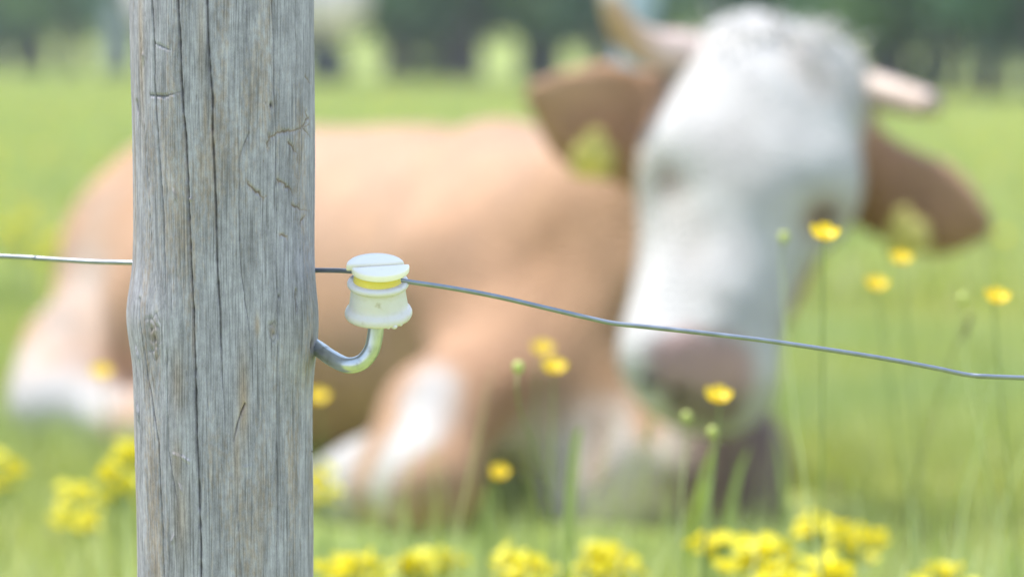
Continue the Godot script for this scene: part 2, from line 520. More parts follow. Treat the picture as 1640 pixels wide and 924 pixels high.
func make_post() -> void:
	make_post_maps()
	var data := PackedByteArray()
	data.resize(PW * PH * 3)
	var tone := noise(21, 1.0, 3)
	for y in PH:
		for x in PW:
			var i := y * PW + x
			var b := brown[i]
			var t := 1.0 + 0.13 * tone.get_noise_2d(x * 0.30, y * 0.020) + 0.08 * tone.get_noise_2d(x * 0.05 + 400.0, y * 0.06) + 0.11 * tone.get_noise_2d(x * 1.3, y * 0.25 + 900.0) + 0.16 * tone.get_noise_2d(x * 0.022, y * 0.008 - 700.0)
			var k := (1.0 - dark[i] * 0.68) * t
			data[i * 3] = int(clampf((lerpf(0.575, 0.575, b)) * k + 0.03, 0, 1) * 255)
			data[i * 3 + 1] = int(clampf((lerpf(0.572, 0.50, b)) * k + 0.02, 0, 1) * 255)
			data[i * 3 + 2] = int(clampf((lerpf(0.618, 0.445, b)) * k + 0.02, 0, 1) * 255)
	var img := Image.create_from_data(PW, PH, false, Image.FORMAT_RGB8, data)
	var pm := StandardMaterial3D.new()
	pm.albedo_texture = ImageTexture.create_from_image(img)
	pm.roughness = 0.85
	# columns dense on the side that faces the meadow's near side
	var cols := PackedFloat32Array()
	for i in 330: cols.append(0.21 + 0.58 * i / 329.0)
	for i in range(1, 41): cols.append(0.79 + 0.42 * i / 40.0)
	var ys := PackedFloat32Array()
	for i in 26: ys.append(-0.35 + (PY0 + 0.35) * i / 26.0)
	for i in 421: ys.append(PY0 + (PY1 - PY0) * i / 420.0)
	for i in range(1, 20): ys.append(PY1 + 0.30 * i / 19.0)
	var st := new_st()
	for y in ys:
		var v := (PY1 - y) / (PY1 - PY0)
		var vm := clampf(pingpong(v, 1.0), 0.0, 0.9995)
		var py := 90.0 + (0.69 - y) * 2985.0
		var base := lerpf(0.0503, 0.0484, clampf(py / 924.0, -0.6, 2.0)) - (0.0035 * smoothstep(1.045, 1.065, y))
		for u in cols:
			var phi := (u - 0.5) * TAU
			var left := exp(-pow((py - 512.0) / 60.0, 2)) * maxf(0.0, -sin(phi)) ** 2 * 0.0036
			var right := exp(-pow((py - 530.0) / 75.0, 2)) * maxf(0.0, sin(phi)) ** 2 * 0.0032
			var ix := posmod(int(u * PW), PW)
			var h := hgt[int(vm * PH) * PW + ix] * 0.001
			if absf(fposmod(u, 1.0)) < 0.02 or fposmod(u, 1.0) > 0.98: h *= 0.2
			var r := base + left + right + h + 0.0006 * sin(phi * 3.0 + 1.0) + 0.0005 * sin(y * 30.0 + phi)
			st.set_uv(Vector2(u, vm))
			st.add_vertex(Vector3(sin(phi) * r + 0.0016 * (y - 0.55), y, cos(phi) * r))
	var w := cols.size()
	for j in ys.size() - 1:
		for i in w - 1:
			var a := j * w + i
			for q in [a, a + w, a + 1, a + 1, a + w, a + w + 1]: st.add_index(q)
	# the sawn top
	var topi := ys.size() * w
	st.set_uv(Vector2(0.5, 0.3))
	st.add_vertex(Vector3(0.0016 * 0.5, 1.07, 0))
	for i in w - 1:
		for q in [topi, (ys.size() - 1) * w + i + 1, (ys.size() - 1) * w + i]: st.add_index(q)
	st.generate_normals()
	var t := thing("fence_post", "thick grey weathered wooden fence post with long drying cracks, sharp in front", "fence post", Vector3(-0.1581, 0, -2.0))
	part("post", st.commit(), pm, t)
	# a splinter standing off the right edge
	var sp := new_st()
	tube(sp, PackedVector3Array([Vector3(0.0472, 0.4735, 0.004), Vector3(0.0483, 0.4738, 0.004), Vector3(0.0492, 0.4733, 0.005)]), func(q): return [0.0006 * (1.1 - q), Color(0.16, 0.12, 0.10)], 5)
	part("splinter", sp.commit(), vmat(0.9), t)

# ---------------------------------------------------------------- insulator, hook and wire
func make_insulator() -> void:
	var plastic := mat(Color(0.72, 0.68, 0.625), 0.38)
	plastic.subsurf_scatter_enabled = true
	plastic.subsurf_scatter_strength = 0.06
	var pt := noise_tex(35, 0.022, 256)
	var pr := Gradient.new()
	pr.offsets = PackedFloat32Array([0.0, 0.2, 0.32, 1.0])
	pr.colors = PackedColorArray([Color(0.72, 0.69, 0.60), Color(0.84, 0.83, 0.78), Color(0.875, 0.87, 0.84), Color(0.89, 0.885, 0.87)])
	pt.color_ramp = pr
	plastic.albedo_color = Color(0.95, 0.93, 0.97)
	plastic.roughness = 0.3
	plastic.albedo_texture = pt
	plastic.uv1_triplanar = true
	plastic.uv1_scale = Vector3(22, 22, 22)
	var yellow := mat(Color(0.88, 0.68, 0.13), 0.4)
	yellow.subsurf_scatter_enabled = true
	yellow.subsurf_scatter_strength = 0.2
	var capm := mat(Color(0.88, 0.82, 0.725), 0.32)
	var steel := mat(Color(0.50, 0.53, 0.54), 0.3)
	steel.metallic = 0.85
	var sn := noise_tex(31, 0.02, 256)
	var sr := Gradient.new()
	sr.offsets = PackedFloat32Array([0.0, 0.22, 0.5, 1.0])
	sr.colors = PackedColorArray([Color(0.50, 0.49, 0.47), Color(0.70, 0.72, 0.73), Color(0.76, 0.78, 0.79), Color(0.80, 0.82, 0.83)])
	sn.color_ramp = sr
	steel.albedo_color = Color.WHITE
	steel.albedo_texture = sn
	steel.uv1_triplanar = true
	steel.uv1_scale = Vector3(20, 20, 20)
	var base := Vector3(-0.07233, 0.5494, -1.975)
	var t := thing("insulator", "cream plastic ring insulator with yellow neck, screwed to the fence post", "insulator", base)
	t.rotation_degrees = Vector3(19, 0, 0)
	var mm := 0.001
	# skirt, hollow underneath
	var prof := []
	for q in [[4.0, 6.0], [12.5, 5.0], [15.6, 1.2], [16.8, 0.0], [17.7, 0.3], [18.25, 1.5], [18.2, 3.2], [17.6, 4.6], [16.6, 5.6], [15.9, 7.0], [15.55, 9.0], [15.1, 13.5], [14.7, 17.0], [14.6, 17.9], [12.0, 17.95]]: prof.append(Vector2(q[0], q[1]) * mm)
	part("skirt", lathe(prof, 56, 0.012, 4), plastic, t)
	prof = []
	for q in [[13.0, 17.7], [15.2, 17.6], [16.2, 18.0], [16.75, 18.8], [16.8, 19.9], [16.3, 20.9], [15.2, 21.4], [12.5, 21.5]]: prof.append(Vector2(q[0], q[1]) * mm)
	part("flange", lathe(prof, 56, 0.01, 5), plastic, t)
	prof = []
	for q in [[13.6, 21.3], [13.3, 22.0], [13.0, 23.5], [13.0, 25.0], [13.4, 26.2], [12.0, 26.4]]: prof.append(Vector2(q[0], q[1]) * mm)
	part("neck", lathe(prof, 48, 0.008, 6), yellow, t)
	# the cap is cut in two by the slot that the wire was dropped into
	for side in 2:
		var st := new_st()
		var cut := 1.0 * mm
		var yaw := deg_to_rad(-9.0)
		var outline := PackedVector2Array()
		var R := 15.7 * mm
		var off := 1.3 * mm if side == 0 else -1.3 * mm
		for i in 41:
			var a := lerpf(0.0, PI, i / 40.0)
			outline.append(Vector2(cos(a) * R, maxf(cut, sin(a) * R)))
		var lift := 0.0 if side == 0 else 1.6 * mm
		var lay := [[0.94, 26.2], [0.985, 26.5], [1.0, 27.2], [1.0, 28.9], [0.985, 29.6], [0.95, 30.0], [0.6, 30.2], [0.02, 30.3]]
		var n := outline.size()
		var cen := Vector2(0, R * 0.42)
		for l in lay:
			for p in outline:
				var q: Vector2 = cen + (p - cen) * float(l[0])
				if side == 1: q = Vector2(-q.x, -q.y)
				q.x += off
				q = q.rotated(yaw)
				st.add_vertex(Vector3(q.x, l[1] * mm + lift * 0.6, q.y))
		for j in lay.size() - 1:
			for i in n:
				var a0 := j * n + i
				var a1 := j * n + (i + 1) % n
				for q in [a0, a1, a0 + n, a1, a1 + n, a0 + n]: st.add_index(q)
		st.generate_normals()
		part("cap", st.commit(), capm, t)
	# a little moulding flash on the lower rim
	var fl := new_st()
	for q in [[0.55, 1.9], [0.8, 1.2], [1.1, 0.8], [0.35, 1.1], [1.9, 0.6]]:
		var sm := SphereMesh.new()
		sm.radius = q[1] * mm
		sm.height = q[1] * 1.6 * mm
		sm.radial_segments = 10
		sm.rings = 6
		fl.append_from(sm, 0, Transform3D(Basis(), Vector3(sin(q[0]) * 17.0 * mm, 0.4 * mm, cos(q[0]) * 17.0 * mm)))
	part("moulding_flash", fl.commit(), plastic, t)
	# the bent rod: out of the post, down, round and up into the skirt (in the thing's own axes)
	var inv := t.transform.affine_inverse()
	var st2 := new_st()
	var pts := curve_points([inv * Vector3(-0.1201, 0.5359, -2.005), inv * Vector3(-0.1078, 0.5309, -1.998), inv * Vector3(-0.09853, 0.5262, -1.984), inv * Vector3(-0.0893, 0.5229, -1.975), inv * Vector3(-0.08148, 0.5247, -1.974), inv * Vector3(-0.07639, 0.5308, -1.974), inv * Vector3(-0.07435, 0.5383, -1.974), inv * Vector3(-0.07365, 0.545, -1.974), inv * Vector3(-0.07296, 0.5535, -1.974)], 8)
	tube(st2, pts, func(_q): return 0.0044, 20)
	part("hook", st2.commit(), steel, t)

	# the live wire, passing behind the post and through the neck of the insulator
	var wire := mat(Color(0.42, 0.45, 0.48), 0.42)
	wire.metallic = 0.8
	var wn := noise_tex(33, 0.05, 128)
	var wr := Gradient.new()
	wr.colors = PackedColorArray([Color(0.50, 0.52, 0.55), Color(0.60, 0.62, 0.66)])
	wn.color_ramp = wr
	wire.albedo_color = Color.WHITE
	wire.albedo_texture = wn
	wire.uv1_triplanar = true
	wire.uv1_scale = Vector3(14, 14, 14)
	var ws := new_st()
	var wp := curve_points([Vector3(-2.014, 0.6212, -2.35), Vector3(-0.6231, 0.5895, -2.12), Vector3(-0.3037, 0.5763, -2.09), Vector3(-0.2709, 0.5748, -2.085), Vector3(-0.2418, 0.5733, -2.08), Vector3(-0.2152, 0.5731, -2.07), Vector3(-0.1657, 0.5718, -2.062), Vector3(-0.1174, 0.5721, -2.02), Vector3(-0.09358, 0.5734, -1.99), Vector3(-0.08342, 0.5739, -1.967), Vector3(-0.07383, 0.5725, -1.962), Vector3(-0.06379, 0.5704, -1.963), Vector3(-0.05649, 0.5689, -1.966), Vector3(-0.03366, 0.5654, -1.968), Vector3(-0.00674, 0.5602, -1.97), Vector3(0.0236, 0.5531, -1.97), Vector3(0.04383, 0.5484, -1.97), Vector3(0.05563, 0.546, -1.97), Vector3(0.07418, 0.544, -1.97), Vector3(0.1079, 0.5403, -1.97), Vector3(0.1384, 0.5364, -1.972), Vector3(0.1691, 0.5317, -1.975), Vector3(0.2035, 0.5259, -1.98), Vector3(0.2312, 0.5204, -1.985), Vector3(0.2482, 0.5165, -1.99), Vector3(0.2608, 0.5155, -1.99), Vector3(0.2878, 0.5136, -2), Vector3(0.6254, 0.4972, -2.05), Vector3(1.725, 0.5053, -2.3)], 6)
	tube(ws, wp, func(_q): return 0.00135, 10)
	var wt := part("fence_wire", ws.commit(), wire, self)
	wt.name = numbered("fence_wire")
	tag(wt, "thin galvanised wire running across behind the post and through the insulator", "wire")

# ---------------------------------------------------------------- cow
const CELL := 0.014
var field := PackedFloat32Array()
var glo := Vector3.ZERO
var gn := Vector3i.ZERO
const K := 34.0

func bone(a: Vector3, b: Vector3, ra: float, rb: float, axis := Vector3.ZERO, flat := 1.0, weight := 1.0) -> void:
	var R := maxf(ra, rb) + 0.11
	var lo := Vector3(minf(a.x, b.x), minf(a.y, b.y), minf(a.z, b.z)) - Vector3.ONE * R
	var hi := Vector3(maxf(a.x, b.x), maxf(a.y, b.y), maxf(a.z, b.z)) + Vector3.ONE * R
	var i0 := Vector3i(((lo - glo) / CELL).floor()).clamp(Vector3i.ZERO, gn - Vector3i.ONE)
	var i1 := Vector3i(((hi - glo) / CELL).ceil()).clamp(Vector3i.ZERO, gn - Vector3i.ONE)
	var ba := b - a
	var l2 := maxf(ba.length_squared(), 1e-8)
	var flatten := flat < 1.0
	var ext := 1.0 / flat - 1.0
	var kk := K * (1.0)
	for k in range(i0.z, i1.z + 1):
		for j in range(i0.y, i1.y + 1):
			var at := (k * gn.y + j) * gn.x
			for i in range(i0.x, i1.x + 1):
				var p := Vector3(glo.x + i * CELL, glo.y + j * CELL, glo.z + k * CELL) - a
				if flatten: p += axis * (p.dot(axis) * ext)
				var t := clampf(p.dot(ba) / l2, 0.0, 1.0)
				var d := (p - ba * t).length() - lerpf(ra, rb, t)
				if d < 0.11: field[at + i] += weight * exp(-kk * maxf(d, -0.3))

var paints := []
func paint(a: Vector3, b: Vector3, ra: float, rb: float, soft: float, c: Color, strength := 1.0) -> void:
	paints.append([a, b, ra, rb, soft, c, strength])

func nets(origin: Vector3) -> ArrayMesh:
	var st := new_st()
	var id := PackedInt32Array()
	id.resize(field.size())
	id.fill(-1)
	var sx := 1
	var sy := gn.x
	var sz := gn.x * gn.y
	var corner := [0, sx, sy, sx + sy, sz, sx + sz, sy + sz, sx + sy + sz]
	var cpos := [Vector3(0, 0, 0), Vector3(1, 0, 0), Vector3(0, 1, 0), Vector3(1, 1, 0), Vector3(0, 0, 1), Vector3(1, 0, 1), Vector3(0, 1, 1), Vector3(1, 1, 1)]
	var edges := [[0, 1], [2, 3], [4, 5], [6, 7], [0, 2], [1, 3], [4, 6], [5, 7], [0, 4], [1, 5], [2, 6], [3, 7]]
	var n := 0
	var nz := noise(61, 9.0, 3)
	var nfur := noise(62, 40.0, 2)
	for k in gn.z - 1:
		for j in gn.y - 1:
			for i in gn.x - 1:
				var at := k * sz + j * sy + i
				var f0 := field[at]
				if f0 < 0.05 or f0 > 22.0: continue
				var mask := 0
				for c in 8:
					if field[at + corner[c]] > 1.0: mask |= 1 << c
				if mask == 0 or mask == 255: continue
				var sum := Vector3.ZERO
				var cnt := 0
				for e in edges:
					var ia := (mask >> int(e[0])) & 1
					var ib := (mask >> int(e[1])) & 1
					if ia != ib:
						var la := log(maxf(field[at + corner[e[0]]], 1e-6))
						var lb := log(maxf(field[at + corner[e[1]]], 1e-6))
						sum += (cpos[e[0]] as Vector3).lerp(cpos[e[1]], clampf(la / (la - lb), 0, 1))
						cnt += 1
				var p := glo + (Vector3(i, j, k) + sum / cnt) * CELL
				var col := Color(0.43, 0.245, 0.14)
				var nv := nz.get_noise_3dv(p)
				var shade := 1.0 + 0.22 * nv + 0.12 * nfur.get_noise_3d(p.x, p.y * 0.5, p.z)
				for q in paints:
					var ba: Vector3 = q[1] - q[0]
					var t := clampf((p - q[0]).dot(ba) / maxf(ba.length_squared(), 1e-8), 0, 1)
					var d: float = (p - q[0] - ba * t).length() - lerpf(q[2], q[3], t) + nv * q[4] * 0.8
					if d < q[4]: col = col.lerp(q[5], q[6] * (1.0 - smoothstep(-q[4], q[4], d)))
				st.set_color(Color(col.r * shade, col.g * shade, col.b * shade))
				st.add_vertex(p - origin)
				id[at] = n
				n += 1
	for k in range(1, gn.z - 1):
		for j in range(1, gn.y - 1):
			for i in range(1, gn.x - 1):
				var at := k * sz + j * sy + i
				if id[at] < 0: continue
				var s0 := field[at] > 1.0
				for ax in 3:
					var step: int = [sx, sy, sz][ax]
					if (field[at + step] > 1.0) == s0: continue
					var u: int = [sy, sz, sx][ax]
					var v: int = [sz, sx, sy][ax]
					var q := [id[at], id[at - u], id[at - u - v], id[at - v]]
					if q.min() < 0: continue
					if s0: q.reverse()
					for w in [q[0], q[1], q[2], q[0], q[2], q[3]]: st.add_index(w)
	st.generate_normals()
	return st.commit()

func make_cow() -> void:
	glo = Vector3(-1.05, -0.06, -7.15)
	gn = Vector3i(((Vector3(0.86, 0.86, -4.70) - glo) / CELL).ceil())
	field.resize(gn.x * gn.y * gn.z)
	field.fill(0.0)
	var white := Color(0.50, 0.475, 0.455)
	var pink := Color(0.60, 0.38, 0.35)
	var tan_ := Color(0.52, 0.30, 0.17)
	var deep := Color(0.41, 0.225, 0.14)
	# trunk
	bone(Vector3(-0.5975, 0.3094, -6.72), Vector3(-0.4101, 0.2863, -6.48), 0.215, 0.235)
	bone(Vector3(-0.4101, 0.2863, -6.48), Vector3(-0.1903, 0.2679, -6.18), 0.235, 0.255)
	bone(Vector3(-0.1903, 0.2679, -6.18), Vector3(0.02005, 0.2998, -5.86), 0.255, 0.235)
	bone(Vector3(-0.5229, 0.4949, -6.66), Vector3(-0.1253, 0.5108, -6.12), 0.055, 0.055)
	bone(Vector3(0.02005, 0.2998, -5.86), Vector3(0.1107, 0.2, -5.62), 0.225, 0.17)
	bone(Vector3(-0.02015, 0.4789, -5.9), Vector3(0.00972, 0.2924, -5.68), 0.10, 0.13)
	bone(Vector3(-0.6424, 0.4783, -6.72), Vector3(-0.5537, 0.4961, -6.62), 0.05, 0.06)
	# shoulder blade, hip bone, ribs and the hollow of the flank
	bone(Vector3(-0.05503, 0.4804, -5.86), Vector3(-0.09195, 0.352, -5.66), 0.06, 0.085)
	bone(Vector3(-0.09195, 0.352, -5.66), Vector3(0.009555, 0.2419, -5.58), 0.085, 0.09)
	bone(Vector3(-0.5319, 0.4833, -6.56), Vector3(-0.4903, 0.4262, -6.45), 0.045, 0.05)
	bone(Vector3(-0.27, 0.4361, -6.08), Vector3(-0.2847, 0.4111, -6.06), 0.05, 0.04, Vector3.ZERO, 1.0, -0.8)
	bone(Vector3(-0.3953, 0.3595, -6.25), Vector3(-0.4044, 0.2759, -6.22), 0.05, 0.05, Vector3.ZERO, 1.0, -0.8)
	for rib in 4: bone(Vector3(-0.3383, 0.4368, -6.19) + Vector3(0.07, 0, 0.085) * rib, Vector3(-0.3211, 0.2041, -6.05) + Vector3(0.07, 0, 0.085) * rib, 0.03, 0.035)
	bone(Vector3(0.0576, 0.4601, -5.62), Vector3(0.08024, 0.3603, -5.52), 0.05, 0.06, Vector3.ZERO, 1.0, -0.3)
	# haunch, hock, hind foot
	bone(Vector3(-0.6722, 0.3002, -6.72), Vector3(-0.7707, 0.1216, -6.52), 0.155, 0.075)
	bone(Vector3(-0.5383, 0.2405, -6.42), Vector3(-0.4264, 0.1049, -6.22), 0.17, 0.10)
	bone(Vector3(-0.7902, 0.168, -6.5), Vector3(-0.8013, 0.07536, -6.36), 0.080, 0.066)
	bone(Vector3(-0.8062, 0.08801, -6.4), Vector3(-0.6314, 0.0386, -6.24), 0.058, 0.045)
	bone(Vector3(-0.6314, 0.0386, -6.24), Vector3(-0.5169, 0.0321, -6.15), 0.045, 0.05)
	bone(Vector3(-0.7746, 0.07391, -6.55), Vector3(-0.7443, 0.05261, -6.48), 0.05, 0.045)
	# right foreleg folded: elbow, knee, cannon, foot
	bone(Vector3(0.02888, 0.2097, -5.62), Vector3(-0.1057, 0.1628, -5.36), 0.12, 0.066)
	bone(Vector3(-0.1075, 0.1628, -5.36), Vector3(-0.1169, 0.07523, -5.24), 0.068, 0.062)
	bone(Vector3(-0.1174, 0.06381, -5.26), Vector3(-0.2216, 0.04952, -5.38), 0.050, 0.044)
	bone(Vector3(-0.2224, 0.05646, -5.4), Vector3(-0.254, 0.04238, -5.44), 0.048, 0.052)
	# brisket, dewlap and neck
	bone(Vector3(0.05846, 0.3886, -5.7), Vector3(0.2766, 0.4968, -5.4), 0.165, 0.115)
	bone(Vector3(0.1058, 0.2773, -5.62), Vector3(0.2668, 0.3779, -5.38), 0.15, 0.10)
	bone(Vector3(0.1324, 0.1708, -5.52), Vector3(0.1774, 0.06585, -5.44), 0.12, 0.085)
	bone(Vector3(0.1773, 0.2523, -5.45), Vector3(0.2206, 0.1305, -5.36), 0.085, 0.055)
	bone(Vector3(0.1861, 0.04008, -5.42), Vector3(0.1125, 0.01172, -5.46), 0.055, 0.06)
	# left foreleg folded under the head
	bone(Vector3(0.2081, 0.1708, -5.52), Vector3(0.3092, 0.09105, -5.3), 0.09, 0.058)
	bone(Vector3(0.3097, 0.09908, -5.31), Vector3(0.3315, 0.03284, -5.29), 0.060, 0.055)
	bone(Vector3(0.2787, 0.1802, -5.42), Vector3(0.3292, 0.106, -5.33), 0.07, 0.06)
	# head
	bone(Vector3(0.3438, 0.6544, -5.24), Vector3(0.4198, 0.6383, -5.24), 0.098, 0.092)
	bone(Vector3(0.3106, 0.5509, -5.17), Vector3(0.3901, 0.5262, -5.17), 0.080, 0.076)
	bone(Vector3(0.3457, 0.5932, -5.17), Vector3(0.3229, 0.481, -5.11), 0.100, 0.088)
	bone(Vector3(0.3229, 0.481, -5.11), Vector3(0.2845, 0.3631, -5.04), 0.088, 0.068)
	bone(Vector3(0.2845, 0.3631, -5.04), Vector3(0.2581, 0.2807, -4.99), 0.064, 0.070)
	bone(Vector3(0.212, 0.2678, -4.99), Vector3(0.3009, 0.2447, -4.99), 0.058, 0.056)
	bone(Vector3(0.2591, 0.2229, -5.04), Vector3(0.2943, 0.215, -5.05), 0.036, 0.034)
	bone(Vector3(0.3641, 0.4299, -5.26), Vector3(0.3014, 0.2585, -5.1), 0.085, 0.050)
	bone(Vector3(0.2682, 0.4951, -5.2), Vector3(0.2252, 0.3054, -5.06), 0.074, 0.054)
	bone(Vector3(0.2377, 0.5313, -5.12), Vector3(0.2535, 0.5226, -5.12), 0.036, 0.036)
	bone(Vector3(0.4268, 0.4823, -5.12), Vector3(0.411, 0.4876, -5.12), 0.036, 0.036)
	# brow ridges, sunken eye sockets, the dished forehead and the corner of the mouth
	bone(Vector3(0.2419, 0.5615, -5.1), Vector3(0.2644, 0.5473, -5.08), 0.026, 0.022)
	bone(Vector3(0.4345, 0.5159, -5.11), Vector3(0.4076, 0.5213, -5.08), 0.026, 0.022)
	bone(Vector3(0.205, 0.5095, -5.045), Vector3(0.2192, 0.5056, -5.035), 0.020, 0.016, Vector3.ZERO, 1.0, -0.7)
	bone(Vector3(0.4327, 0.4612, -5.045), Vector3(0.4181, 0.46, -5.035), 0.020, 0.016, Vector3.ZERO, 1.0, -0.8)
	bone(Vector3(0.2388, 0.4262, -4.99), Vector3(0.216, 0.3435, -4.95), 0.012, 0.014, Vector3.ZERO, 1.0, -0.9)
	bone(Vector3(0.17, 0.2337, -4.96), Vector3(0.2282, 0.2136, -4.93), 0.008, 0.010, Vector3.ZERO, 1.0, -1.2)
	bone(Vector3(0.3358, 0.2107, -4.96), Vector3(0.2873, 0.2093, -4.93), 0.008, 0.010, Vector3.ZERO, 1.0, -1.2)
	# ears: base, leaf and drooping lobe, each a flattened shape
	var el := (Vector3(0.2423, 0.5871, -5.26) - Vector3(0.02639, 0.6462, -5.16)).normalized()
	var nl := el.cross(Vector3(0.25, 0.95, 0.25)).normalized()
	bone(Vector3(0.2622, 0.5682, -5.3), Vector3(0.197, 0.5756, -5.25), 0.042, 0.045, nl, 0.6)
	bone(Vector3(0.1881, 0.5792, -5.25), Vector3(0.1109, 0.6051, -5.2), 0.040, 0.060, nl, 0.3)
	bone(Vector3(0.1108, 0.6104, -5.2), Vector3(0.03525, 0.6408, -5.17), 0.060, 0.020, nl, 0.3)
	bone(Vector3(0.1603, 0.5879, -5.22), Vector3(0.1346, 0.5619, -5.19), 0.035, 0.018, nl, 0.3)
	var er := (Vector3(0.6921, 0.4507, -5.16) - Vector3(0.5118, 0.5288, -5.26)).normalized()
	var nr := er.cross(Vector3(-0.2, 0.95, 0.25)).normalized()
	bone(Vector3(0.4885, 0.5281, -5.28), Vector3(0.5324, 0.5025, -5.24), 0.052, 0.05, nr, 0.6)
	bone(Vector3(0.5414, 0.4954, -5.24), Vector3(0.6084, 0.4755, -5.2), 0.040, 0.050, nr, 0.3)
	bone(Vector3(0.6084, 0.4755, -5.2), Vector3(0.6695, 0.4609, -5.17), 0.050, 0.018, nr, 0.3)
	bone(Vector3(0.5662, 0.4711, -5.22), Vector3(0.5747, 0.4467, -5.19), 0.032, 0.018, nr, 0.3)
	# nostrils, hollowed
	bone(Vector3(0.2172, 0.2716, -4.915), Vector3(0.2088, 0.2784, -4.915), 0.014, 0.010, Vector3.ZERO, 1.0, -1.6)
	bone(Vector3(0.2964, 0.2514, -4.915), Vector3(0.3048, 0.2564, -4.915), 0.014, 0.010, Vector3.ZERO, 1.0, -1.6)
	# coat: tan with a white face, legs and brisket
	paint(Vector3(-0.4262, 0.461, -6.4), Vector3(0, 0.4548, -5.75), 0.16, 0.15, 0.14, Color(0.48, 0.31, 0.205), 0.6)
	paint(Vector3(-0.2709, 0.4509, -6.1), Vector3(-0.3126, 0.4353, -6.1), 0.03, 0.03, 0.05, Color(0.45, 0.23, 0.11), 0.7)
	paint(Vector3(0.1128, 0.3992, -5.5), Vector3(0.1317, 0.3427, -5.5), 0.06, 0.06, 0.09, Color(0.46, 0.24, 0.12), 0.8)
	paint(Vector3(-0.7126, 0.3853, -6.62), Vector3(-0.7621, 0.172, -6.45), 0.05, 0.085, 0.05, Color(0.44, 0.37, 0.315), 0.8)
	paint(Vector3(-0.8115, 0.1045, -6.4), Vector3(-0.7778, 0.04319, -6.3), 0.085, 0.12, 0.04, white)
	paint(Vector3(-0.7353, 0.03293, -6.4), Vector3(-0.5168, 0.0374, -6.15), 0.08, 0.08, 0.03, white)
	paint(Vector3(-0.1038, 0.2441, -5.27), Vector3(-0.1387, 0.181, -5.22), 0.050, 0.046, 0.025, white)
	paint(Vector3(-0.1387, 0.181, -5.22), Vector3(-0.1844, 0.06167, -5.24), 0.044, 0.04, 0.025, white)
	paint(Vector3(-0.241, 0.0518, -5.4), Vector3(-0.321, 0.03049, -5.5), 0.09, 0.09, 0.03, white)
	paint(Vector3(0.03708, 0.03316, -5.4), Vector3(0.2182, 0.1002, -5.3), 0.12, 0.10, 0.04, Color(0.66, 0.58, 0.55))
	paint(Vector3(0.133, 0.1407, -5.35), Vector3(0.1148, 0.07617, -5.35), 0.02, 0.02, 0.03, Color(0.45, 0.26, 0.18))
	paint(Vector3(0.218, 0.1732, -5.3), Vector3(0.2432, 0.1058, -5.25), 0.04, 0.04, 0.03, Color(0.70, 0.60, 0.52))
	paint(Vector3(0.1907, 0.1915, -5.3), Vector3(0.1999, 0.155, -5.3), 0.035, 0.03, 0.02, Color(0.55, 0.33, 0.2))
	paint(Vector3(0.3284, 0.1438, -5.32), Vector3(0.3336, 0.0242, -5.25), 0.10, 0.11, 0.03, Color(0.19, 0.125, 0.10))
	# head colours
	paint(Vector3(0.3606, 0.6549, -5.16), Vector3(0.3295, 0.5256, -5.08), 0.17, 0.16, 0.02, white)
	paint(Vector3(0.3295, 0.5256, -5.08), Vector3(0.2474, 0.2558, -4.98), 0.155, 0.135, 0.02, white)
	paint(Vector3(0.4859, 0.5015, -5.27), Vector3(0.4195, 0.3961, -5.22), 0.045, 0.03, 0.025, Color(0.36, 0.2, 0.12), 0.9)
	paint(Vector3(0.4262, 0.4675, -5.06), Vector3(0.4366, 0.464, -5.06), 0.028, 0.028, 0.015, Color(0.26, 0.15, 0.10), 0.85)
	paint(Vector3(0.2142, 0.5176, -5.06), Vector3(0.2125, 0.5228, -5.06), 0.020, 0.020, 0.014, Color(0.50, 0.34, 0.30), 0.8)
	paint(Vector3(0.3193, 0.6125, -5.06), Vector3(0.3343, 0.519, -5.02), 0.035, 0.03, 0.05, Color(0.50, 0.46, 0.43), 0.7)
	paint(Vector3(0.41, 0.6901, -5.12), Vector3(0.445, 0.6552, -5.12), 0.03, 0.03, 0.04, Color(0.52, 0.44, 0.38), 0.7)
	paint(Vector3(0.2277, 0.4843, -5.03), Vector3(0.235, 0.4513, -5), 0.02, 0.02, 0.035, Color(0.52, 0.45, 0.41), 0.7)
	paint(Vector3(0.3784, 0.4068, -5.03), Vector3(0.3552, 0.3228, -5), 0.02, 0.02, 0.04, Color(0.47, 0.46, 0.46), 0.7)
	paint(Vector3(0.2343, 0.2738, -4.92), Vector3(0.295, 0.256, -4.92), 0.055, 0.053, 0.012, Color(0.42, 0.265, 0.25))
	paint(Vector3(0.2333, 0.2116, -4.95), Vector3(0.2928, 0.2031, -4.95), 0.034, 0.036, 0.014, Color(0.24, 0.175, 0.14))
	paint(Vector3(0.2153, 0.2636, -4.91), Vector3(0.2136, 0.2687, -4.91), 0.024, 0.022, 0.010, pink)
	paint(Vector3(0.3028, 0.2603, -4.91), Vector3(0.3112, 0.2569, -4.91), 0.010, 0.010, 0.010, Color(0.34, 0.20, 0.19))
	# ears: dark inner face, tan upper rim
	paint(Vector3(0.2324, 0.5785, -5.24), Vector3(0.04373, 0.6246, -5.13), 0.085, 0.06, 0.02, deep)
	paint(Vector3(0.2144, 0.6366, -5.24), Vector3(0.02638, 0.6655, -5.16), 0.035, 0.045, 0.03, tan_)
	paint(Vector3(0.5009, 0.5294, -5.24), Vector3(0.6748, 0.467, -5.13), 0.085, 0.07, 0.02, Color(0.39, 0.215, 0.135))
	paint(Vector3(0.5365, 0.5517, -5.24), Vector3(0.6829, 0.501, -5.16), 0.02, 0.025, 0.03, tan_)

	var root := thing("cow", "tan cow with white face and horns lying in the meadow, looking at the camera", "cow", Vector3(-0.25, 0, -5.9))
	var hide := vmat(0.75)
	hide.rim_enabled = true
	hide.rim = 0.15
	hide.rim_tint = 0.6
	hide.heightmap_enabled = true
	hide.heightmap_texture = noise_tex(63, 0.09, 256)
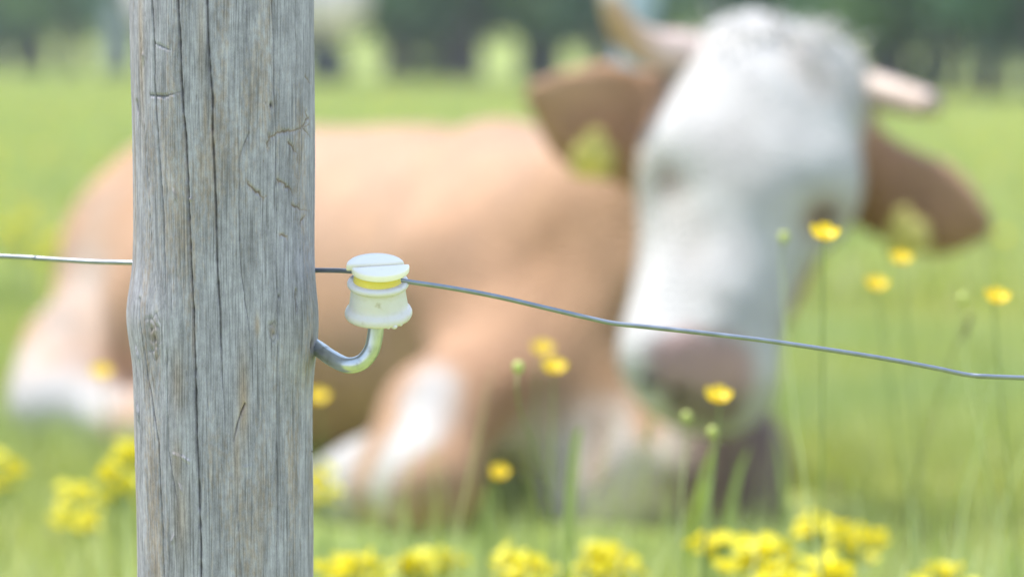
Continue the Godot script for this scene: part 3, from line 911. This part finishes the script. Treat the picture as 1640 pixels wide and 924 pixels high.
	hide.heightmap_scale = 0.9
	hide.uv1_triplanar = true
	hide.uv1_scale = Vector3(5, 5, 5)
	var o := root.position
	part("body", nets(o), hide, root)
	field = PackedFloat32Array()
	# horns
	var hm := vmat(0.45)
	var hs := new_st()
	var hp := curve_points([Vector3(0.2802, 0.6767, -5.22) - o, Vector3(0.2436, 0.6936, -5.2) - o, Vector3(0.1985, 0.7006, -5.18) - o, Vector3(0.1649, 0.7207, -5.15) - o, Vector3(0.145, 0.7511, -5.13) - o, Vector3(0.1371, 0.7807, -5.13) - o, Vector3(0.1399, 0.8035, -5.14) - o], 6)
	var ramp := func(t: float) -> Array:
		var c := Color(0.62, 0.47, 0.41).lerp(Color(0.50, 0.32, 0.21), smoothstep(0.25, 0.6, t)).lerp(Color(0.72, 0.66, 0.58), smoothstep(0.72, 0.85, t)).lerp(Color(0.2, 0.16, 0.13), smoothstep(0.95, 1.0, t))
		return [lerpf(0.036, 0.010, t ** 1.1) * (1.0 + 0.03 * sin(t * 60.0) * (1.0 - t)), c]
	tube(hs, hp, ramp, 14)
	part("horn", hs.commit(), hm, root)
	hs = new_st()
	hp = curve_points([Vector3(0.476, 0.6492, -5.22) - o, Vector3(0.5151, 0.6404, -5.21) - o, Vector3(0.552, 0.631, -5.18) - o, Vector3(0.5802, 0.6236, -5.14) - o, Vector3(0.5861, 0.6224, -5.1) - o], 6)
	tube(hs, hp, func(t): return [lerpf(0.031, 0.015, t), Color(0.54, 0.42, 0.35).lerp(Color(0.54, 0.41, 0.33), t)], 14)
	part("horn", hs.commit(), hm, root)
	# eyes
	for e in [[Vector3(0.2152, 0.5169, -5.082), 0.013], [Vector3(0.432, 0.471, -5.078), 0.016]]:
		var sm := SphereMesh.new()
		sm.radius = e[1]
		sm.height = e[1] * 2.0
		part("eye", sm, mat(Color(0.035, 0.022, 0.018), 0.12), root, e[0] - o)
	# yellow ear tags: a rounded plate with a stud
	var tm := mat(Color(0.52, 0.44, 0.12), 0.5)
	tm.backlight_enabled = true
	tm.backlight = Color(0.4, 0.4, 0.1)
	for e in [[Vector3(0.1153, 0.5593, -5.12), 0.12, -0.15], [Vector3(0.5529, 0.4499, -5.12), -0.15, 0.2]]:
		var ts := new_st()
		var shape := [Vector2(-0.008, 0.03), Vector2(0.008, 0.03), Vector2(0.011, 0.014), Vector2(0.026, 0.006), Vector2(0.030, 0.0), Vector2(0.030, -0.034), Vector2(0.026, -0.040), Vector2(-0.026, -0.040), Vector2(-0.030, -0.034), Vector2(-0.030, 0.0), Vector2(-0.026, 0.006), Vector2(-0.011, 0.014)]
		for f in 2:
			for p in shape: ts.add_vertex(Vector3(p.x, p.y, 0.0012 if f == 0 else -0.0012))
		for i in range(1, 11):
			for q in [0, i + 1, i]: ts.add_index(q)
			for q in [12, 12 + i, 12 + i + 1]: ts.add_index(q)
		for i in 12:
			var j := (i + 1) % 12
			for q in [i, j, 12 + i, j, 12 + j, 12 + i]: ts.add_index(q)
		ts.generate_normals()
		var tg := part("ear_tag", ts.commit(), tm, root, e[0] - o)
		tg.rotation = Vector3(-0.2, e[1], e[2])
		var stud := CylinderMesh.new()
		stud.top_radius = 0.005
		stud.bottom_radius = 0.006
		stud.height = 0.012
		var sd := part("stud", stud, tm, tg, Vector3(0, 0.02, 0.004))
		sd.rotation.x = PI / 2
	# hooves
	var hoofm := mat(Color(0.16, 0.13, 0.11), 0.6)
	for e in [[Vector3(-0.2817, 0.02937, -5.47), -0.8], [Vector3(-0.4913, 0.02793, -6.12), 0.6]]:
		var h := part("hoof", lathe([Vector2(0.0, -0.03), Vector2(0.048, -0.03), Vector2(0.046, -0.01), Vector2(0.038, 0.03), Vector2(0.0, 0.034)], 16), hoofm, root, e[0] - o)
		h.rotation = Vector3(0.3, e[1], 0.9)
	# tufts of the curly poll
	var tuft := new_st()
	var r := RandomNumberGenerator.new()
	r.seed = 9
	var a := Vector3(0.3367, 0.6635, -5.2)
	var b := Vector3(0.4255, 0.6458, -5.2)
	for i in 150:
		var c := a.lerp(b, r.randf_range(-0.35, 1.3)) - o
		var dir := Vector3(r.randf_range(-0.8, 0.8), r.randf_range(0.1, 1.0), r.randf_range(0.0, 0.9)).normalized()
		var from := c + dir * 0.09
		var side := Vector3(r.randfn(), r.randfn(), r.randfn()).normalized() * 0.012
		var k := r.randf_range(0.88, 1.05)
		tube(tuft, PackedVector3Array([from, from + dir * 0.008 + side * 0.4, from + dir * 0.012 + side]), func(t): return [0.0035 * (1.05 - t), Color(0.60 * k, 0.575 * k, 0.55 * k)], 4, Color.WHITE, false)
	tag(part("forelock", tuft.commit(), vmat(0.8), root), "", "", "", "stuff")

# ---------------------------------------------------------------- things behind the cow
func make_leaning_post() -> void:
	var base := Vector3(0.2393, 0.01697, -10.6)
	base.y = 0.0
	var top := Vector3(0.4108, 1.068, -10.6)
	var t := thing("leaning_post", "blue grey weathered post leaning to the right behind the cow's left horn", "fence post", base)
	var d := top - base
	var st := new_st()
	var pts := PackedVector3Array()
	for i in 13: pts.append(d * (-0.15 + 1.15 * i / 12.0))
	var nz := noise(71, 3.0, 2)
	tube(st, pts, func(q): return [0.056 * (1.08 - 0.16 * q) + 0.002 * nz.get_noise_1d(q * 6.0), Color(0.36, 0.44, 0.48) * (1.0 + 0.12 * nz.get_noise_1d(q * 40.0))], 14)
	part("shaft", st.commit(), vmat(0.85), t)
	var cs := new_st()
	tube(cs, PackedVector3Array([d * 0.75, d * 0.752, d * 0.768, d * 0.77]), func(q): return [0.0535 if q > 0.1 and q < 0.9 else 0.050, Color(0.3, 0.36, 0.40)], 14)
	part("wire_band", cs.commit(), vmat(0.6), t)

func make_tank() -> void:
	var d := 76.0
	var x0 := (400.0 - 820.0) / 5858.0 * d
	var t := thing("tank_trailer", "pale rounded tank on dark wheels far off behind the fence post", "trailer", Vector3(x0, 0.08, -d))
	var shell := mat(Color(0.86, 0.74, 0.82), 0.45)
	var grey := mat(Color(0.22, 0.24, 0.27), 0.6)
	var tyre := mat(Color(0.035, 0.035, 0.04), 0.9)
	var prof := [Vector2(0.0, -2.75), Vector2(0.35, -2.72), Vector2(0.7, -2.6), Vector2(0.95, -2.38), Vector2(1.08, -2.05), Vector2(1.1, -1.7), Vector2(1.1, 1.7), Vector2(1.08, 2.05), Vector2(0.95, 2.38), Vector2(0.7, 2.6), Vector2(0.35, 2.72), Vector2(0.0, 2.75)]
	var tank := part("tank", lathe(prof, 32), shell, t, Vector3(0, 2.1, 0))
	tank.rotation.z = PI / 2
	for x in [-1.4, 0.0, 1.4]:
		var ring := part("hoop", lathe([Vector2(1.09, -0.05), Vector2(1.125, -0.05), Vector2(1.125, 0.05), Vector2(1.09, 0.05)], 32), grey, t, Vector3(x, 2.1, 0))
		ring.rotation.z = PI / 2
	var st := new_st()
	box(st, Vector3(0, 0.82, 0.6), Vector3(4.0, 0.16, 0.1))
	box(st, Vector3(0, 0.82, -0.6), Vector3(4.0, 0.16, 0.1))
	for x in [-1.8, -0.6, 0.6, 1.8]: box(st, Vector3(x, 0.84, 0), Vector3(0.1, 0.1, 1.1))
	var ps := new_st()
	box(ps, Vector3(-2.98, 1.15, 0.2), Vector3(0.42, 1.5, 0.9))
	box(ps, Vector3(-2.98, 1.93, 0.2), Vector3(0.5, 0.06, 0.98))
	part("pump_cabinet", ps.commit(), mat(Color(0.30, 0.33, 0.37), 0.6), t)
	t.scale = Vector3.ONE * 0.92
	part("chassis", st.commit(), grey, t)
	for q in [[1.75, 0.8], [1.75, -0.8], [-1.75, 0.8], [-1.75, -0.8]]:
		var w := part("wheel", lathe([Vector2(0.2, -0.14), Vector2(0.40, -0.15), Vector2(0.48, -0.11), Vector2(0.5, 0.0), Vector2(0.48, 0.11), Vector2(0.40, 0.15), Vector2(0.2, 0.14)], 28), tyre, t, Vector3(q[0], 0.45, q[1]))
		w.rotation.x = PI / 2
		part("rim", lathe([Vector2(0.0, -0.08), Vector2(0.26, -0.10), Vector2(0.28, -0.05), Vector2(0.28, 0.05), Vector2(0.26, 0.10), Vector2(0.0, 0.08)], 20), grey, w)

# ---------------------------------------------------------------- flowers
var petal_mesh: ArrayMesh
var floret_mesh: ArrayMesh
func make_petal() -> ArrayMesh:
	var st := new_st()
	var rows := []
	for i in 6:
		var t := i / 5.0
		var w := 0.0068 * sin(PI * (0.16 + 0.72 * t)) * (1.0 if t < 0.95 else 0.9)
		var row := []
		for j in 5:
			var s := (j - 2) / 2.0
			row.append([Vector3(s * w, 0.0055 * t * t + 0.0018 * s * s * (0.4 + t), 0.0015 + 0.0105 * t * (1.0 - 0.06 * s * s)), Color.WHITE])
		rows.append(row)
	quad_strip(st, rows)
	st.generate_normals()
	return st.commit()

func make_floret() -> ArrayMesh:
	# a small open flower of four rounded petals with a bead of stamens
	var st := new_st()
	for p in 5:
		var b := Basis(Vector3.UP, p * TAU / 5)
		var rows := []
		for i in 4:
			var t := i / 3.0
			var w := 0.0030 * sin(PI * (0.15 + 0.7 * t))
			var row := []
			for j in 3:
				var s := (j - 1) * 1.0
				row.append([b * Vector3(s * w, 0.0022 * t * t + 0.0008 * s * s, 0.0004 + 0.0052 * t), Color.WHITE])
			rows.append(row)
		quad_strip(st, rows)
	st.generate_normals()
	var out := st.commit()
	var sm := SphereMesh.new()
	sm.radius = 0.0014
	sm.height = 0.0028
	sm.radial_segments = 8
	sm.rings = 4
	var st2 := new_st()
	st2.append_from(out, 0, Transform3D())
	st2.append_from(sm, 0, Transform3D(Basis(), Vector3(0, 0.001, 0)))
	return st2.commit()

func stem_to(st: SurfaceTool, top: Vector3, foot: Vector3, r: float, col: Color, bend := 0.03) -> void:
	var side := Vector3(rng.randf_range(-1, 1), 0, rng.randf_range(-1, 1)) * bend
	tube(st, curve_points([foot - Vector3(0, 0.02, 0), foot.lerp(top, 0.45) + side, top - Vector3(0, 0.03, 0) + side * 0.15, top], 5), func(t): return [r * (1.25 - 0.5 * t), col * rng.randf_range(0.93, 1.07)], 6)

func buttercup(head: Vector3, size: float, label: String, tilt: Vector3, buds := []) -> void:
	var foot := Vector3(head.x + rng.randf_range(-0.05, 0.05), 0, head.z + rng.randf_range(-0.05, 0.05))
	var t := thing("buttercup", label, "flower", foot, "yellow buttercups on thin stems")
	var st := new_st()
	var green := Color(0.23, 0.29, 0.09)
	stem_to(st, head - foot, Vector3.ZERO, 0.0009, green)
	for b in buds: stem_to(st, b - foot, (head - foot) * 0.55, 0.0006, green, 0.01)
	part("stem", st.commit(), M.stem, t)
	var basis := Basis.from_euler(tilt)
	for i in 5:
		var p := part("petal", petal_mesh, M.petal, t, head - foot)
		p.transform = Transform3D((basis * Basis(Vector3.UP, i * TAU / 5 + 0.3)).scaled(Vector3.ONE * size / 0.024), head - foot)
	var cm := SphereMesh.new()
	cm.radius = 0.0032
	cm.height = 0.005
	cm.radial_segments = 12
	cm.rings = 6
	part("flower_centre", cm, M.centre, t, head - foot + basis * Vector3(0, 0.002, 0))
	for b in buds:
		var bm := SphereMesh.new()
		bm.radius = 0.0042
		bm.height = 0.0095
		bm.radial_segments = 12
		bm.rings = 8
		part("bud", bm, M.bud, t, b - foot)

func flower_head(top: Vector3, w: float, h: float, n: int, label: String) -> void:
	# a branched stalk that carries a loose dome of small yellow florets
	var foot := Vector3(top.x + rng.randf_range(-0.04, 0.04), 0, top.z + rng.randf_range(-0.04, 0.04))
	var t := thing("yellow_flower", label, "flower", foot, "clusters of small yellow flowers")
	var st := new_st()
	var green := Color(0.28, 0.37, 0.11)
	var fork := top - foot - Vector3(0, h * 1.3, 0)
	stem_to(st, fork, Vector3.ZERO, 0.0017, green)
	var spots := []
	for i in n:
		var a := i * 2.399 + rng.randf() * 0.5
		var rr := sqrt((i + 0.5) / n)
		spots.append(top - foot + Vector3(cos(a) * rr * w * 0.55 + rng.randfn() * w * 0.06, -h * 0.75 * rr * rr + rng.randf_range(-0.6, 0.45) * h, sin(a) * rr * w * 0.45))
	for s in spots:
		tube(st, PackedVector3Array([fork, fork.lerp(s, 0.6) - Vector3(0, 0.003, 0), s]), func(q): return [0.0007, green], 4, green, false)
	part("stem", st.commit(), M.stem, t)
	for s in spots:
		var f := part("floret", floret_mesh, M.petal_lemon, t)
		f.transform = Transform3D(Basis.from_euler(Vector3(rng.randf_range(-0.1, 0.9), rng.randf() * TAU, rng.randf_range(-0.5, 0.5))).scaled(Vector3.ONE * rng.randf_range(1.0, 2.0)), s)

func make_flowers() -> void:
	petal_mesh = make_petal()
	floret_mesh = make_floret()
	var face := Vector3(0.45, 0.2, 0.0)
	buttercup(Vector3(0.2239, 0.5604, -2.62), 0.023, "highest yellow buttercup, beside the cow's right cheek", face, [Vector3(0.2161, 0.5466, -2.9)])
	buttercup(Vector3(0.1538, 0.4342, -2.72), 0.022, "yellow buttercup just below the cow's nose", face, [Vector3(0.1368, 0.4082, -2.85), Vector3(0.1514, 0.4067, -2.75)])
	buttercup(Vector3(0.035, 0.4278, -3.05), 0.022, "lower of two orange yellow buttercups before the cow's chest", face, [Vector3(0.004453, 0.4687, -2.6)])
	buttercup(Vector3(0.02877, 0.4071, -3.5), 0.022, "upper, fainter of two buttercups before the cow's chest", face)
	buttercup(Vector3(0.3656, 0.5064, -2.75), 0.021, "yellow buttercup above the wire near the right picture edge", face, [Vector3(0.3587, 0.4979, -2.9)])
	buttercup(Vector3(0.3408, 0.5109, -3.2), 0.021, "yellow buttercup just below the cow's right ear tag", face)
	buttercup(Vector3(0.3246, 0.4848, -3.25), 0.022, "yellow buttercup half way between the cow's right ear and the wire", face)
	buttercup(Vector3(-0.01081, 0.3286, -3.15), 0.018, "small half open buttercup on a bright green stem before the folded foreleg", Vector3(0.7, 0, 0))
	buttercup(Vector3(-0.4409, 0.35, -3.9), 0.024, "blurred buttercup left of the post before the cow's hind leg", face)
	buttercup(Vector3(-0.1978, 0.342, -3.7), 0.024, "blurred buttercup peeping out right of the post below the hook", face)
	var fl := [
		[Vector3(-0.1408, 0.2546, -3.15), 0.057, 0.018, 24, "wide yellow flower cluster at the bottom, right beside the post"],
		[Vector3(-0.08961, 0.2316, -3.3), 0.034, 0.016, 14, "second yellow flower cluster from the post along the bottom, left of a pair"],
		[Vector3(-0.06544, 0.2218, -3.4), 0.039, 0.016, 14, "third yellow flower cluster from the post along the bottom, right of a pair"],
		[Vector3(0.003299, 0.251, -3.2), 0.036, 0.017, 16, "yellow flower cluster at the bottom under the small half open buttercup"],
		[Vector3(0.01598, 0.2551, -3.1), 0.046, 0.016, 16, "lower yellow flower cluster cut by the bottom edge left of the middle"],
		[Vector3(0.08523, 0.2554, -3.2), 0.055, 0.021, 26, "full yellow flower cluster at the bottom below the cow's brisket"],
		[Vector3(0.06815, 0.26, -3.05), 0.041, 0.014, 14, "low yellow flower cluster at the bottom edge below the cow's brisket"],
		[Vector3(0.1704, 0.2786, -3.1), 0.031, 0.013, 14, "small round yellow flower cluster below the cow's dark foreleg"],
		[Vector3(0.207, 0.2768, -3.05), 0.051, 0.021, 28, "large bright yellow flower cluster right of the cow's dark foreleg"],
		[Vector3(0.2849, 0.2576, -3.4), 0.038, 0.017, 16, "upper left yellow flower cluster of the group at lower right"],
		[Vector3(0.3107, 0.2567, -3.3), 0.048, 0.021, 24, "right yellow flower cluster of the group at lower right"],
		[Vector3(0.2578, 0.267, -3), 0.046, 0.016, 20, "yellow flower cluster at the bottom edge below the group at lower right"],
		[Vector3(0.213, 0.272, -2.95), 0.034, 0.014, 12, "low yellow flower cluster at the bottom edge under the large bright one"],
		[Vector3(0.3628, 0.2589, -3.05), 0.041, 0.014, 18, "lone yellow flower cluster at the bottom right"],
		[Vector3(-0.4699, 0.2257, -3.9), 0.048, 0.030, 16, "yellow flower cluster at lower left, away from the post"],
		[Vector3(-0.4012, 0.2706, -3.7), 0.041, 0.034, 20, "yellow flower cluster at lower left touching the post edge"],
		[Vector3(-0.4219, 0.2642, -4), 0.034, 0.023, 12, "upper yellow flower cluster at lower left touching the post edge"],
		[Vector3(-0.2041, 0.2372, -3.9), 0.034, 0.027, 12, "yellow flower cluster right of the post before the cow's white foot"],
		[Vector3(-1.066, 0.3426, -7.9), 0.095, 0.075, 36, "blurred yellow flower cluster at the left edge behind the cow's rump"],
		[Vector3(-1.031, 0.295, -8.1), 0.070, 0.055, 26, "fainter blurred yellow flower cluster next to the cow's rump"],
		[Vector3(-0.546, 0.2546, -3.9), 0.035, 0.03, 14, "yellow flower cluster cut by the left picture edge"],
		[Vector3(-0.447, 0.2107, -3.8), 0.030, 0.02, 12, "lowest yellow flower cluster at lower left, under a bigger one"],
	]
	for f in fl: flower_head(f[0], f[1], f[2], f[3], f[4])
	# single stalks and blades of tall grass that can be told apart
	grass_stalk(Vector3(0.1317, 0.3614, -3.4), Vector3(0.1121, 0.2471, -3.4), 0.0020, true, "leaning grass stalk with a narrow seed head before the cow's brisket")
	grass_stalk(Vector3(0.05752, 0.3811, -3.05), Vector3(0.04974, 0.3243, -3.05), 0.0045, false, "broad green grass blade standing before the cow's white brisket")
	grass_stalk(Vector3(0.1811, 0.356, -3.2), Vector3(0.1608, 0.2666, -3.25), 0.0042, false, "pale grass blade leaning right before the cow's dark foreleg")
	grass_stalk(Vector3(0.1665, 0.3395, -3.15), Vector3(0.1688, 0.2796, -3.15), 0.0045, false, "upright dark green blade before the cow's dark foreleg")
	grass_stalk(Vector3(0.2151, 0.337, -3.3), Vector3(0.1956, 0.2601, -3.3), 0.0045, false, "pale broad blade right of the cow's dark foreleg")
	grass_stalk(Vector3(0.2587, 0.3194, -3.55), Vector3(0.2695, 0.2275, -3.55), 0.004, false, "grass blade leaning left below the wire right of the cow's chin")
	grass_stalk(Vector3(0.3852, 0.4739, -3.05), Vector3(0.3671, 0.3883, -3.15), 0.0030, true, "pale seed head of grass crossing the wire at the right")
	grass_stalk(Vector3(0.2761, 0.4345, -3.65), Vector3(0.2664, 0.3592, -3.65), 0.0020, true, "thin pale grass stalk beside the cow's muzzle")
	grass_stalk(Vector3(-0.0225, 0.2852, -3.45), Vector3(-0.02489, 0.2346, -3.45), 0.0035, false, "bright green blade beside the small half open buttercup")
	grass_stalk(Vector3(0.3536, 0.2228, -4), Vector3(0.3642, 0.1689, -4), 0.0040, true, "pale whitish seed head of grass above the flower group at lower right")
	grass_stalk(Vector3(-0.1128, 0.2523, -3.65), Vector3(-0.1035, 0.1956, -3.65), 0.0035, false, "short green blade below the cow's folded foreleg")

func grass_stalk(tip: Vector3, mid: Vector3, w: float, seeded: bool, label: String) -> void:
	var dir := mid - tip
	var foot := tip + dir * (tip.y / maxf(-dir.y, 0.01))
	foot.x = mid.x + (foot.x - mid.x) * 0.5
	foot.y = 0
	var t := thing("grass_stalk", label, "grass", foot, "tall grass stalks")
	var st := new_st()
	var col := Color(0.36, 0.42, 0.16) if not seeded else Color(0.38, 0.38, 0.18)
	var pts := curve_points([Vector3(0, -0.02, 0), mid - foot, tip - foot], 8)
	if seeded:
		tube(st, pts, func(q): return [0.0008, col], 5)
		part("stalk", st.commit(), M.stem, t)
		var hs := new_st()
		for i in 46:
			var q := i / 45.0
			var p: Vector3 = (tip - foot).lerp(mid - foot, q * 0.28)
			var a := i * 2.4
			var o := Vector3(cos(a), 0.9, sin(a)) * (w * (0.7 + 0.8 * q))
			tube(hs, PackedVector3Array([p, p + o * 0.5, p + o]), func(u): return [0.0008 * (1.1 - absf(u - 0.5)), col * rng.randf_range(0.8, 1.2)], 4)
		part("seed_head", hs.commit(), M.stem, t)
	else:
		# a folded, tapering blade
		var rows := []
		for i in pts.size():
			var q := float(i) / (pts.size() - 1)
			var ww := w * (1.0 - q ** 2.5) + 0.0003
			rows.append([[pts[i] + Vector3(-ww, 0, 0), col], [pts[i] + Vector3(0, 0, -ww * 0.5), col], [pts[i] + Vector3(ww, 0, 0.0), col]])
		quad_strip(st, rows)
		st.generate_normals()
		part("blade", st.commit(), M.grass, t)

# ---------------------------------------------------------------- grass
func make_tuft(seed_: int, blades: int, height: float, spread: float, width: float) -> ArrayMesh:
	var r := RandomNumberGenerator.new()
	r.seed = seed_
	var st := new_st()
	for i in blades:
		var a := r.randf() * TAU
		var foot := Vector3(r.randfn() * spread * 0.4, -0.01, r.randfn() * spread * 0.4)
		var h := height * r.randf_range(0.5, 1.1)
		var lean := Vector3(cos(a), 0, sin(a)) * h * r.randf_range(0.08, 0.5)
		var side := Vector3(-sin(a), 0, cos(a)) * width * r.randf_range(0.6, 1.2)
		var k := r.randf_range(0.5, 1.45)
		var c := Color(0.385, 0.435, 0.155).lerp(Color(0.58, 0.55, 0.33), r.randf() ** 3.5) * k
		var rows := []
		for s in 4:
			var t := s / 3.0
			var p := foot + Vector3(0, h * t * (1.0 - 0.15 * t), 0) + lean * t * t
			rows.append([[p - side * (1.0 - t * 0.95), c], [p + side * (1.0 - t * 0.95), c]])
		quad_strip(st, rows)
	st.generate_normals()
	return st.commit()

func scatter(called: String, label: String, mesh: Mesh, material: Material, count: int, near: float, far: float, margin: float, power: float, smin: float, smax: float, keep: Callable, tops := false) -> void:
	var places := []
	var tint := noise(81, 0.9, 3)
	while places.size() < count:
		var d := near + (far - near) * pow(rng.randf(), power)
		var x := rng.randf_range(-1, 1) * (0.15 * d + margin)
		if not keep.call(x, d): continue
		var s := rng.randf_range(smin, smax)
		if near > 4.65 and near < 5.0 and d < 5.7: s *= 0.55 if x < 0.24 and x > -0.5 else 0.9
		if tops: s *= (0.69 - 0.1315 * d) / 0.29
		var v := tint.get_noise_2d(x, d)
		var y := smoothstep(12.0, 40.0, d) * clampf(-x * 0.012, -0.3, 0.5)
		places.append([Transform3D(Basis(Vector3.UP, rng.randf() * TAU).scaled(Vector3(s, s * rng.randf_range(0.8, 1.2), s)), Vector3(x, y, -d)), Color(1.0 + 0.25 * v, 1.0 + 0.08 * v, 1.0 - 0.2 * v)])
	var mm := MultiMesh.new()
	mm.transform_format = MultiMesh.TRANSFORM_3D
	mm.use_colors = true
	mm.mesh = mesh
	mm.instance_count = count
	for i in count:
		mm.set_instance_transform(i, places[i][0])
		mm.set_instance_color(i, places[i][1])
	var o := MultiMeshInstance3D.new()
	o.name = numbered(called)
	o.multimesh = mm
	o.material_override = material
	add_child(o, true)
	tag(o, label, "", "", "stuff")

func make_grass() -> void:
	# the cow's footprint stays clear
	var spine := [Vector2(-0.62, 6.72), Vector2(-0.36, 6.4), Vector2(-0.1, 6.05), Vector2(0.08, 5.72), Vector2(0.2, 5.5)]
	var clear := func(x: float, d: float) -> bool:
		for i in spine.size() - 1:
			var p := Geometry2D.get_closest_point_to_segment(Vector2(x, d), spine[i], spine[i + 1])
			if p.distance_to(Vector2(x, d)) < 0.33: return false
		return not (d > 5.15 and d < 5.75 and x > -0.3 and x < 0.42)
	var any := func(_x: float, _d: float) -> bool: return true
	scatter("tall_grass", "tall blurred meadow grass in front of the cow", make_tuft(1, 9, 0.29, 0.08, 0.0036), M.grass, 9500, 2.5, 4.8, 1.8, 0.8, 0.7, 1.12, any, true)
	scatter("grass_stems", "thin taller grass stems rising out of the near grass", make_tuft(7, 2, 0.33, 0.10, 0.0013), M.grass, 2600, 2.8, 4.7, 1.8, 0.8, 0.9, 1.5, any, true)
	scatter("meadow_grass", "short green meadow grass around the cow", make_tuft(2, 14, 0.13, 0.09, 0.0026), M.grass, 26000, 4.7, 10.0, 2.2, 1.0, 0.45, 1.0, clear)
	scatter("far_grass", "blurred meadow grass behind the cow", make_tuft(3, 16, 0.14, 0.22, 0.008), M.grass, 38000, 9.5, 100.0, 5.0, 1.3, 0.8, 1.5, any)
	var fm := mat(Color(0.8, 0.66, 0.03), 0.5)
	var dot := SphereMesh.new()
	dot.radius = 0.016
	dot.height = 0.018
	dot.radial_segments = 8
	dot.rings = 4
	var st := new_st()
	st.append_from(dot, 0, Transform3D(Basis(), Vector3(0, 0.19, 0)))
	var stalk := CylinderMesh.new()
	stalk.top_radius = 0.001
	stalk.bottom_radius = 0.0015
	stalk.height = 0.19
	stalk.radial_segments = 4
	st.append_from(stalk, 0, Transform3D(Basis(), Vector3(0, 0.095, 0)))
	scatter("far_buttercups", "scattered yellow specks of buttercups in the far meadow", st.commit(), fm, 1300, 8.0, 60.0, 4.0, 0.9, 0.7, 1.2, any)

func _ready() -> void:
	rng.seed = 2024
	make_camera_and_light()
	make_materials()
	make_setting()
	make_trees()
	make_tank()
	make_leaning_post()
	make_post()
	make_insulator()
	make_cow()
	make_flowers()
	make_grass()
